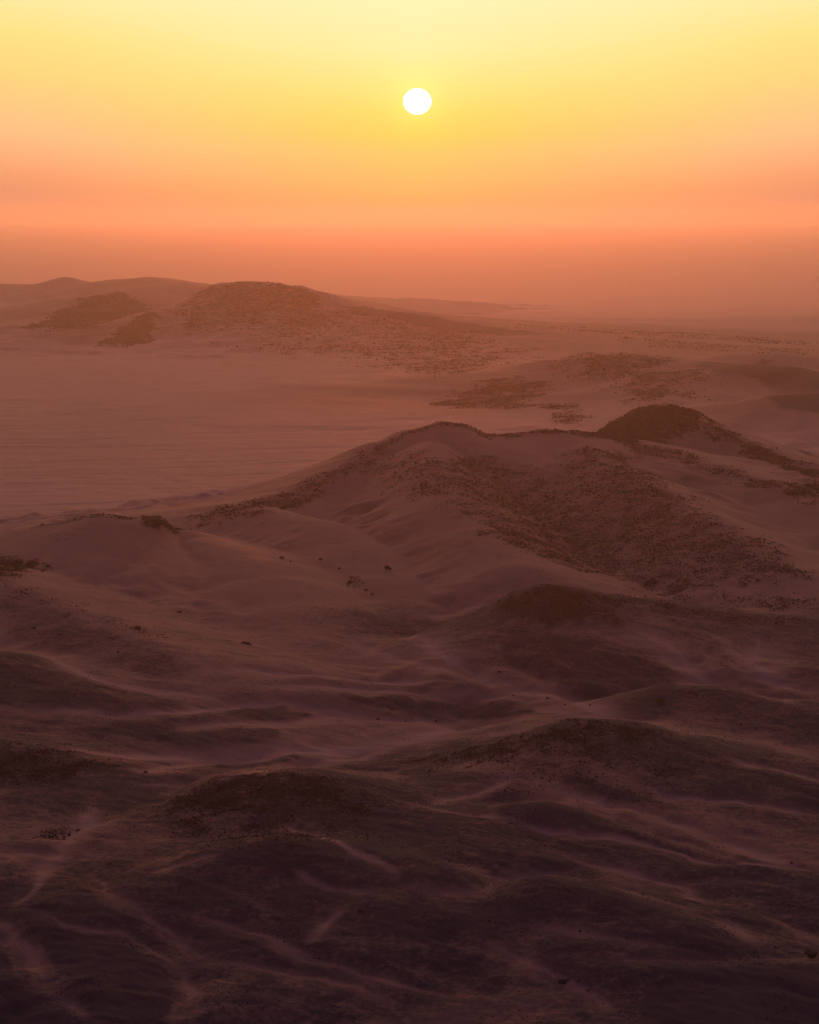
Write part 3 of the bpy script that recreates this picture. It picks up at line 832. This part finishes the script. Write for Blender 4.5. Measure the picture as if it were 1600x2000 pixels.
# close the ring behind the camera
i2 = np.arange(NR - 1)
QUADS = np.concatenate([QUADS, np.stack([i2 * NC + NC - 1, i2 * NC, (i2 + 1) * NC, (i2 + 1) * NC + NC - 1], 1)])
hill_groups = {}
for i, spec in enumerate(RIDGES):
    if spec[0] == 'hill':
        hill_groups.setdefault(spec[1], []).append(i)
spur_host = {12: 9, 13: 9, 14: 9, 16: 15, 17: 15}
OWN2 = OWN.copy()
for a, b in spur_host.items():
    OWN2[OWN == a] = b
for i, spec in enumerate(RIDGES):
    if spec[0] == 'spur' and i not in spur_host:
        OWN2[OWN2 == i] = -1
face_own = OWN2[QUADS[:, 0]]


def sub_land(name, mask, label):
    q = QUADS[mask]
    if not len(q):
        return None
    used = np.unique(q)
    remap = np.zeros(len(VERT), np.int32)
    remap[used] = np.arange(len(used))
    me = np_mesh(name, VERT[used], quads=remap[q], mat=M_LAND, smooth=True)
    for nm, arr in (('rock', ROCK), ('grav', GRAV), ('sand', SAND), ('streak', STR), ('plain_lift', PLAIN_LIFT)):
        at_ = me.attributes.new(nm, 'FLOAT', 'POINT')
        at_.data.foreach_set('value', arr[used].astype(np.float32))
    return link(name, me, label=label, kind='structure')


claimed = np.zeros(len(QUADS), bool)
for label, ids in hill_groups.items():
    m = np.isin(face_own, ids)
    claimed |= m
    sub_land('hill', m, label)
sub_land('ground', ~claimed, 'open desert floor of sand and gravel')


def surf(x, y):
    return land(np.atleast_1d(np.asarray(x, float)), np.atleast_1d(np.asarray(y, float)))[0]


def sky_cast(us, vs):
    return cast(us, vs, land, 1600)


# ------------------------------------------------------------------ rocks
PHI = (1 + 5 ** 0.5) / 2
ICO_V = np.array([(-1, PHI, 0), (1, PHI, 0), (-1, -PHI, 0), (1, -PHI, 0), (0, -1, PHI), (0, 1, PHI), (0, -1, -PHI), (0, 1, -PHI),
                  (PHI, 0, -1), (PHI, 0, 1), (-PHI, 0, -1), (-PHI, 0, 1)], float)
ICO_V /= np.linalg.norm(ICO_V[0])
ICO_F = np.array([(0, 11, 5), (0, 5, 1), (0, 1, 7), (0, 7, 10), (0, 10, 11), (1, 5, 9), (5, 11, 4), (11, 10, 2), (10, 7, 6), (7, 1, 8),
                  (3, 9, 4), (3, 4, 2), (3, 2, 6), (3, 6, 8), (3, 8, 9), (4, 9, 5), (2, 4, 11), (6, 2, 10), (8, 6, 7), (9, 8, 1)])


def ico2(v, f, n):
    for _ in range(n):
        cache = {}; v = [tuple(p) for p in v]; nf = []
        def mid(a, b):
            k = (min(a, b), max(a, b))
            if k not in cache:
                p = (np.array(v[a]) + np.array(v[b])) / 2
                v.append(tuple(p / np.linalg.norm(p))); cache[k] = len(v) - 1
            return cache[k]
        for a, b, c in f:
            ab, bc, ca = mid(a, b), mid(b, c), mid(c, a)
            nf += [(a, ab, ca), (b, bc, ab), (c, ca, bc), (ab, bc, ca)]
        f = nf
    return np.array(v), np.array(f)


ROCK_V, ROCK_F = ico2(ICO_V, ICO_F, 2)


def rock_shape(seed, flat=0.6):
    """angular boulder: a sphere cut by random planes"""
    r = np.random.default_rng(seed)
    v = ROCK_V * np.array([1, 1, 1.0])
    for _ in range(11):
        n = r.normal(size=3); n /= np.linalg.norm(n)
        d = r.uniform(0.45, 0.8)
        k = v @ n - d
        v = v - np.where(k > 0, k, 0)[:, None] * n
    v = v * np.array([r.uniform(0.8, 1.15), r.uniform(0.6, 0.95), flat * r.uniform(0.8, 1.2)])
    v += r.normal(scale=0.02, size=v.shape)
    return v


# the loose rubble: candidates over the rocky land, in view first
dens_r = np.random.default_rng(5)
cand_idx = np.where((ROCK > 0.12) & (np.abs(np.degrees(np.arctan2(GX, GY))) < 12.5) & (R_.ravel() < 5000))[0]
dR = np.gradient(rows)
cell = (np.repeat(dR, NC) * R_.ravel() * np.radians(26 / 999))[cand_idx]
sc_i = np.clip(R_.ravel()[cand_idx] / 1000.0, 0.55, 3.2)
wgt = cell * ROCK[cand_idx] ** 1.5 / sc_i ** 2
clump = sstep(-0.2, 0.4, nfbm(GX[cand_idx], GY[cand_idx], 12, 3, 121) + 0.6 * nfbm(GX[cand_idx], GY[cand_idx], 55, 2, 125))
wgt = wgt * (0.12 + clump)
NS = 200000
pick = dens_r.choice(cand_idx, NS, p=wgt / wgt.sum())
sx = np.clip(R_.ravel()[pick] / 1000.0, 0.55, 3.2)
px = GX[pick] + dens_r.uniform(-0.9, 0.9, NS) * sx
py = GY[pick] + dens_r.uniform(-0.9, 0.9, NS) * sx
pz = GH[pick]
size = 0.50 * (0.28 + 0.55 * dens_r.random(NS) ** 3 + 1.1 * dens_r.random(NS) ** 14) * sx * (0.65 + 0.6 * ROCK[pick])
order = np.argsort(-(size / R_.ravel()[pick]))
NBIG = 240
bigs, rest = order[:NBIG], order[NBIG:]


def region_of(i):
    return int(OWN2[i])


def rubble(idx, name, label):
    n = len(idx)
    V = ICO_V[None] * (1 + dens_r.uniform(-0.28, 0.28, (n, 12, 1)))
    V = V * np.stack([dens_r.uniform(.8, 1.4, n), dens_r.uniform(.7, 1.1, n), dens_r.uniform(.4, .85, n)], 1)[:, None]
    a = dens_r.uniform(0, 6.28, n)
    ca, sa = np.cos(a)[:, None], np.sin(a)[:, None]
    X = V[..., 0] * ca - V[..., 1] * sa; Y = V[..., 0] * sa + V[..., 1] * ca
    V = np.stack([X, Y, V[..., 2]], 2) * size[idx][:, None, None]
    V += np.stack([px[idx], py[idx], pz[idx] + size[idx] * 0.12], 1)[:, None]
    Fc = ICO_F[None] + (np.arange(n) * 12)[:, None, None]
    me = np_mesh(name, V.reshape(-1, 3), tris=Fc.reshape(-1, 3), mat=M_ROCK)
    link(name, me, kind='stuff', label=label)


reg = OWN2[pick]
far_m = R_.ravel()[pick] > 1800
rest_far = rest[far_m[rest]]; rest_near = rest[~far_m[rest]]
mid_m = R_.ravel()[pick] > 1010
rubble(rest_far, 'rubble', 'fine dark rubble strewn over the far hills')
rubble(rest_near[mid_m[rest_near]], 'rubble', 'dark rubble strewn over the big middle hill and its peak')
rubble(rest_near[~mid_m[rest_near]], 'rubble', 'dark rubble covering the low foreground hills')

# small loose stones over the open gravel
cg = np.where((ROCK < 0.2) & (np.abs(np.degrees(np.arctan2(GX, GY))) < 12.5) & (R_.ravel() < 1100) & (R_.ravel() > 470))[0]
wg = (np.repeat(dR, NC) * R_.ravel())[cg] * (0.04 + GRAV[cg]) * sstep(0.05, 0.5, fbm(GX[cg], GY[cg], 19, 3, 161) + 0.1)
NG = 45000
pk = dens_r.choice(cg, NG, p=wg / wg.sum())
pick0, px0, py0, pz0, size0 = pick, px, py, pz, size
px = GX[pk] + dens_r.uniform(-0.6, 0.6, NG); py = GY[pk] + dens_r.uniform(-0.6, 0.6, NG); pz = GH[pk]
size = 0.07 + 0.18 * dens_r.random(NG) ** 4
rubble(np.arange(NG), 'gravel', 'small dark stones scattered over the open foreground ground')
pick, px, py, pz, size = pick0, px0, py0, pz0, size0

PROTO = [np_mesh('rock', rock_shape(s), tris=ROCK_F, mat=M_ROCK) for s in range(8)]
hill_name = {}
for label, ids in hill_groups.items():
    for k in ids:
        hill_name[k] = label
SHORT = {
    'far rocky hill with a dark left flank': 'far dark-flanked hill',
    'far broad hill with stony summit, highest on the left': 'far broad hill',
    'far dark spur running down to the plain': 'far dark spur',
    'far low ridge line on the right skyline': 'far low ridge',
    'far pale ridge on the left skyline': 'far pale ridge',
    'rocky hump right of centre beyond the big hill': 'rocky hump',
    'big middle hill with sandy top and rubble covered slope': 'big middle hill',
    'dark rocky peak rising behind the big hill': 'dark rocky peak',
    'sandy hillock on the left with a small rocky crest': 'left sandy hillock',
    'low dark hill in front of the big hill, right of centre': 'low dark hill',
    'dark peaked hill in the lower right': 'lower right peaked hill',
    'dark rounded hill in the lower left centre': 'lower left rounded hill',
    'dark stony hill at the left edge, lower one': 'left edge stony hill',
}
info = []
first = {}
for n_, k in enumerate(bigs):
    which = n_ % 8
    if which not in first:
        o = link('rock', PROTO[which]); first[which] = o
    else:
        o = first[which].copy(); COL.objects.link(o)
    o.location = (px[k], py[k], pz[k] + size[k] * 0.1)
    o.scale = (size[k] * 1.1,) * 3
    o.rotation_euler = (0, 0, float(dens_r.uniform(0, 6.28)))
    hl = hill_name.get(int(reg[k]))
    hs = SHORT.get(hl, 'open gravel flats') if hl else 'open gravel flats'
    info.append((o, hs, k))
by = {}
for o, hs, k in info:
    by.setdefault(hs, []).append((o, k))
for hs, lst in by.items():
    xs_ = sorted(px[k] / py[k] for _, k in lst); zs_ = sorted(pz[k] for _, k in lst); ss_ = sorted(size[k] for _, k in lst)
    q = lambda arr, f: arr[min(len(arr) - 1, int(len(arr) * f))]
    for o, k in lst:
        a = px[k] / py[k]
        side = 'left' if a < q(xs_, 1 / 3) else ('middle' if a < q(xs_, 2 / 3) else 'right')
        tier = 'low' if pz[k] < q(zs_, 1 / 3) else ('halfway up' if pz[k] < q(zs_, 2 / 3) else 'high')
        big = 'biggest' if size[k] >= q(ss_, 0.85) else ('broad' if size[k] >= q(ss_, 0.45) else 'lesser')
        if hs == 'open gravel flats':
            o['label'] = '%s dark rock on the %s, %s part' % (big, hs, side)
        else:
            o['label'] = '%s dark rock %s on the %s part of the %s' % (big, tier, side, hs)
        o['category'] = 'rock'
        o['group'] = 'larger rocks on the ' + hs

# ------------------------------------------------------------------ single rocks and shrubs one can point to
SINGLE = [  # u, v, width px, kind, label
 (685, 1134, 20, 'outcrop', 'cluster of dark boulders alone on the sand apron below the big hill'),
 (480, 1254, 20, 'outcrop', 'flat dark boulder with small fragments on the smooth sand left of centre'),
 (350, 1193, 11, 'rock', 'single small dark rock on the sandy face of the left hillock'),
 (268, 1225, 15, 'rock', 'flat dark rock at the lower end of the left gravel band'),
 (68, 1224, 9, 'rock', 'small dark rock low on the gravel slope near the left edge'),
 (758, 1108, 18, 'rock', 'flat dark rock upper right of the lone boulder cluster'),
 (715, 1150, 8, 'rock', 'small rock just below and right of the lone boulder cluster'),
 (728, 1158, 7, 'rock', 'lowest small rock under the lone boulder cluster'),
 (550, 1088, 10, 'rock', 'leftmost small rock in the row above the lone boulder cluster'),
 (567, 1094, 6, 'rock', 'tiny rock right beside the leftmost one of the upper row'),
 (625, 1091, 12, 'rock', 'long flat rock in the middle of the upper row'),
 (662, 1108, 7, 'rock', 'small rock between upper row and lone boulder cluster'),
 (738, 1402, 8, 'rock', 'small round rock on the pale sand line in the valley centre'),
 (792, 1406, 5, 'rock', 'tiny rock on the pale sand line right of the round one'),
 (853, 1405, 7, 'rock', 'small flat rock at the right end of the valley sand line'),
 (1070, 1361, 8, 'rock', 'flat stone in the wadi above the dark peaked hill'),
 (1003, 1356, 6, 'rock', 'small stone in the wadi left of the flat stone'),
 (1104, 1374, 5, 'rock', 'small stone in the wadi right of the flat stone'),
 (1153, 1374, 6, 'rock', 'rightmost stone in the wadi above the dark peaked hill'),
 (1290, 1370, 14, 'shrub', 'small dark shrub standing alone on gravel right of centre'),
 (1399, 1402, 5, 'rock', 'tiny stone left of the dark stone under the gravel swell'),
 (1447, 1412, 8, 'rock', 'dark stone on the flat below the gravel swell at right'),
 (1513, 1424, 6, 'rock', 'small stone right of the dark one at the right side'),
 (1575, 1433, 6, 'rock', 'stone nearest the right edge below the gravel swell'),
 (285, 1506, 9, 'rock', 'dark rock at the tip of a pale sand tongue lower left'),
 (328, 1490, 5, 'rock', 'tiny rock on the upper rim of the pale sand tongue'),
 (705, 1777, 13, 'rock', 'oval dark rock on the crest of the low near spur'),
 (627, 1801, 6, 'pale', 'tiny whitish stone in the hollow left of the oval rock'),
 (1133, 1816, 8, 'rock', 'small dark rock near the bottom right of centre'),
 (1150, 1817, 5, 'rock', 'tiny rock close right of the small dark one near the bottom'),
 (1225, 1830, 6, 'rock', 'small rock further right along the near sand line'),
 (1546, 1683, 7, 'rock', 'dark rock on the pale crest line at lower right'),
 (850, 1550, 7, 'rock', 'small rock left below the dark peaked hill'),
 (1515, 1848, 8, 'rock', 'dark rock beside the sand path at lower right'),
 (1585, 1868, 20, 'shrub', 'dark spreading shrub by the bottom right edge'),
 (1100, 1913, 24, 'outcrop', 'low dark outcrop near the bottom, left of the corner mound'),
 (1148, 1932, 6, 'rock', 'small rock right below the low dark outcrop'),
 (1276, 1134, 32, 'outcrop', 'dark flat outcrop at the foot of the rubble slope'),
 (306, 1019, 34, 'outcrop', 'dark craggy outcrop on the crest of the left hillock'),
 (510, 550, 13, 'outcrop', 'blocky crag on the summit of the far broad hill'),
 (1590, 950, 34, 'outcrop', 'dark crag on the big hill spur at the right edge'),
 (1553, 960, 26, 'outcrop', 'smaller dark crag left of the one at the right edge'),
 (35, 1098, 26, 'outcrop', 'dark crag near the left edge below the hillock crest'),
 (62, 1095, 22, 'outcrop', 'dark crag right of the one near the left edge'),
 (232, 1271, 6, 'rock', 'tiny rock on the gravel far below the left hillock'),
 (100, 1632, 12, 'rock', 'dark rock on the lower left gravel knoll'),
 (916, 1690, 5, 'rock', 'tiny rock on the flat above the low mound'),
 (975, 1310, 8, 'rock', 'small rock on the valley side under the low dark hill'),
 (1430, 1847, 6, 'rock', 'small rock on the right sand path above the corner mound'),
]
pts = sky_cast([s[0] for s in SINGLE], [s[1] + (3 if s[3] != 'outcrop' else 4) for s in SINGLE])
zs = surf(pts[:, 0], pts[:, 1])


def outcrop_mesh(seed, w):
    r = np.random.default_rng(seed)
    Vs, Fs = [], []
    k = 0
    for i in range(9):
        v = rock_shape(seed * 31 + i, 0.75)
        s = w * (0.34 if i == 0 else r.uniform(0.09, 0.26))
        ox, oy = (0, 0) if i == 0 else (r.uniform(-.42, .42) * w, r.uniform(-.5, .5) * w)
        a = r.uniform(0, 6.28)
        v = v @ np.array([[math.cos(a), math.sin(a), 0], [-math.sin(a), math.cos(a), 0], [0, 0, 1]])
        Vs.append(v * s + np.array([ox, oy, s * 0.15])); Fs.append(ROCK_F + k); k += len(v)
    return np_mesh('outcrop', np.concatenate(Vs), tris=np.concatenate(Fs), mat=M_ROCK)


def make_shrub(x, y, z, w, seed, label):
    r = np.random.default_rng(seed)
    root = bpy.data.objects.new('shrub', None)
    COL.objects.link(root)
    root.location = (x, y, z - 0.05)
    root['label'] = label; root['category'] = 'shrub'
    # stems
    V, Fq = [], []
    tips = []
    for s in range(7):
        a = s * 0.9 + r.uniform(-.2, .2)
        p = np.array([0.0, 0, 0]); dirv = np.array([math.cos(a) * 0.8, math.sin(a) * 0.8, 0.75])
        rad = w * 0.035
        prev = None
        for k in range(5):
            ring = [p + rad * np.array([math.cos(q * 2.094), math.sin(q * 2.094), 0]) for q in range(3)]
            b = len(V); V += ring
            if prev is not None:
                for q in range(3):
                    Fq.append((prev + q, prev + (q + 1) % 3, b + (q + 1) % 3, b + q))
            prev = b
            p = p + dirv * w * 0.13 + r.normal(scale=w * 0.015, size=3); rad *= 0.75
        tips.append(p)
    st = bpy.data.objects.new('stem', np_mesh('stem', np.array(V), quads=np.array(Fq), mat=M_WOOD))
    COL.objects.link(st); st.parent = root
    n = 1500
    c = np.array(tips + [t * 0.45 for t in tips])[r.integers(0, 14, n)] + r.normal(scale=w * 0.13, size=(n, 3)) * np.array([1, 1, .7])
    c[:, 2] = np.maximum(c[:, 2], w * 0.06)
    d = r.normal(size=(n, 2, 3)) * w * 0.035
    T = np.stack([c - d[:, 0], c + d[:, 0], c + d[:, 1]], 1)
    lf = bpy.data.objects.new('foliage', np_mesh('foliage', T.reshape(-1, 3), tris=np.arange(n * 3).reshape(-1, 3), mat=M_LEAF))
    COL.objects.link(lf); lf.parent = root
    return root


for i, (u, v, wpx, kind, label) in enumerate(SINGLE):
    x, y = pts[i]; z = float(zs[i])
    w = wpx * y / F
    if kind == 'shrub':
        make_shrub(x, y, z, w, 300 + i, label)
        continue
    if kind == 'outcrop':
        o = link('outcrop', outcrop_mesh(100 + i, w * 1.1))
        o['category'] = 'rock outcrop'
        o.location = (x, y, z)
    else:
        me = np_mesh('rock', rock_shape(200 + i, 0.7) * w * 0.55, tris=ROCK_F, mat=M_PALE if kind == 'pale' else M_ROCK)
        o = link('rock', me)
        o['category'] = 'rock'
        o.location = (x, y, z + w * 0.08)
    o['label'] = label

# ------------------------------------------------------------------ the sun's disc
SUN_DIST = 100000.0
m = bpy.data.materials.new('sun disc')
m.use_nodes = True
t = m.node_tree
t.nodes.clear()
em = t.nodes.new('ShaderNodeEmission'); em.inputs[0].default_value = (1.0, 0.98, 0.9, 1); em.inputs[1].default_value = 4.0
tr = t.nodes.new('ShaderNodeBsdfTransparent')
ad = t.nodes.new('ShaderNodeAddShader')
t.links.new(em.outputs[0], ad.inputs[0]); t.links.new(tr.outputs[0], ad.inputs[1])
o_ = t.nodes.new('ShaderNodeOutputMaterial')
t.links.new(ad.outputs[0], o_.inputs[0])
m.cycles.emission_sampling = 'NONE'
sv, sf_ = ico2(ICO_V, ICO_F, 4)
SR = SUN_DIST * 26.5 / F
sun = link('sun', np_mesh('sun', sv * SR * np.array([1, 1, 0.91]), tris=sf_, mat=m, smooth=True),
           label='white disc of the low sun in the yellow sky', category='sun')
sun.location = (SUN_DIR[0] * SUN_DIST, SUN_DIR[1] * SUN_DIST, CAM_Z + SUN_DIR[2] * SUN_DIST)

# ------------------------------------------------------------------ haze
HZ = 42500.0
z0, z1 = float(GH.min()) - 1.0, CAM_Z + 60.0
bx = np.array([(x, y, z) for x in (-HZ, HZ) for y in (-HZ, HZ) for z in (z0, z1)], float)
bf = np.array([(0, 1, 3, 2), (4, 6, 7, 5), (0, 4, 5, 1), (2, 3, 7, 6), (0, 2, 6, 4), (1, 5, 7, 3)])
mh = bpy.data.materials.new('haze')
mh.use_nodes = True
t = mh.node_tree
t.nodes.clear()
pv = t.nodes.new('ShaderNodeVolumePrincipled')
pv.inputs['Color'].default_value = (0.90, 0.80, 0.68, 1)
pv.inputs['Density'].default_value = 0.000066
pv.inputs['Anisotropy'].default_value = 0.8
o_ = t.nodes.new('ShaderNodeOutputMaterial')
t.links.new(pv.outputs[0], o_.inputs['Volume'])
link('haze', np_mesh('haze', bx, quads=bf, mat=mh), kind='stuff', label='warm dusty haze filling the air over the desert')
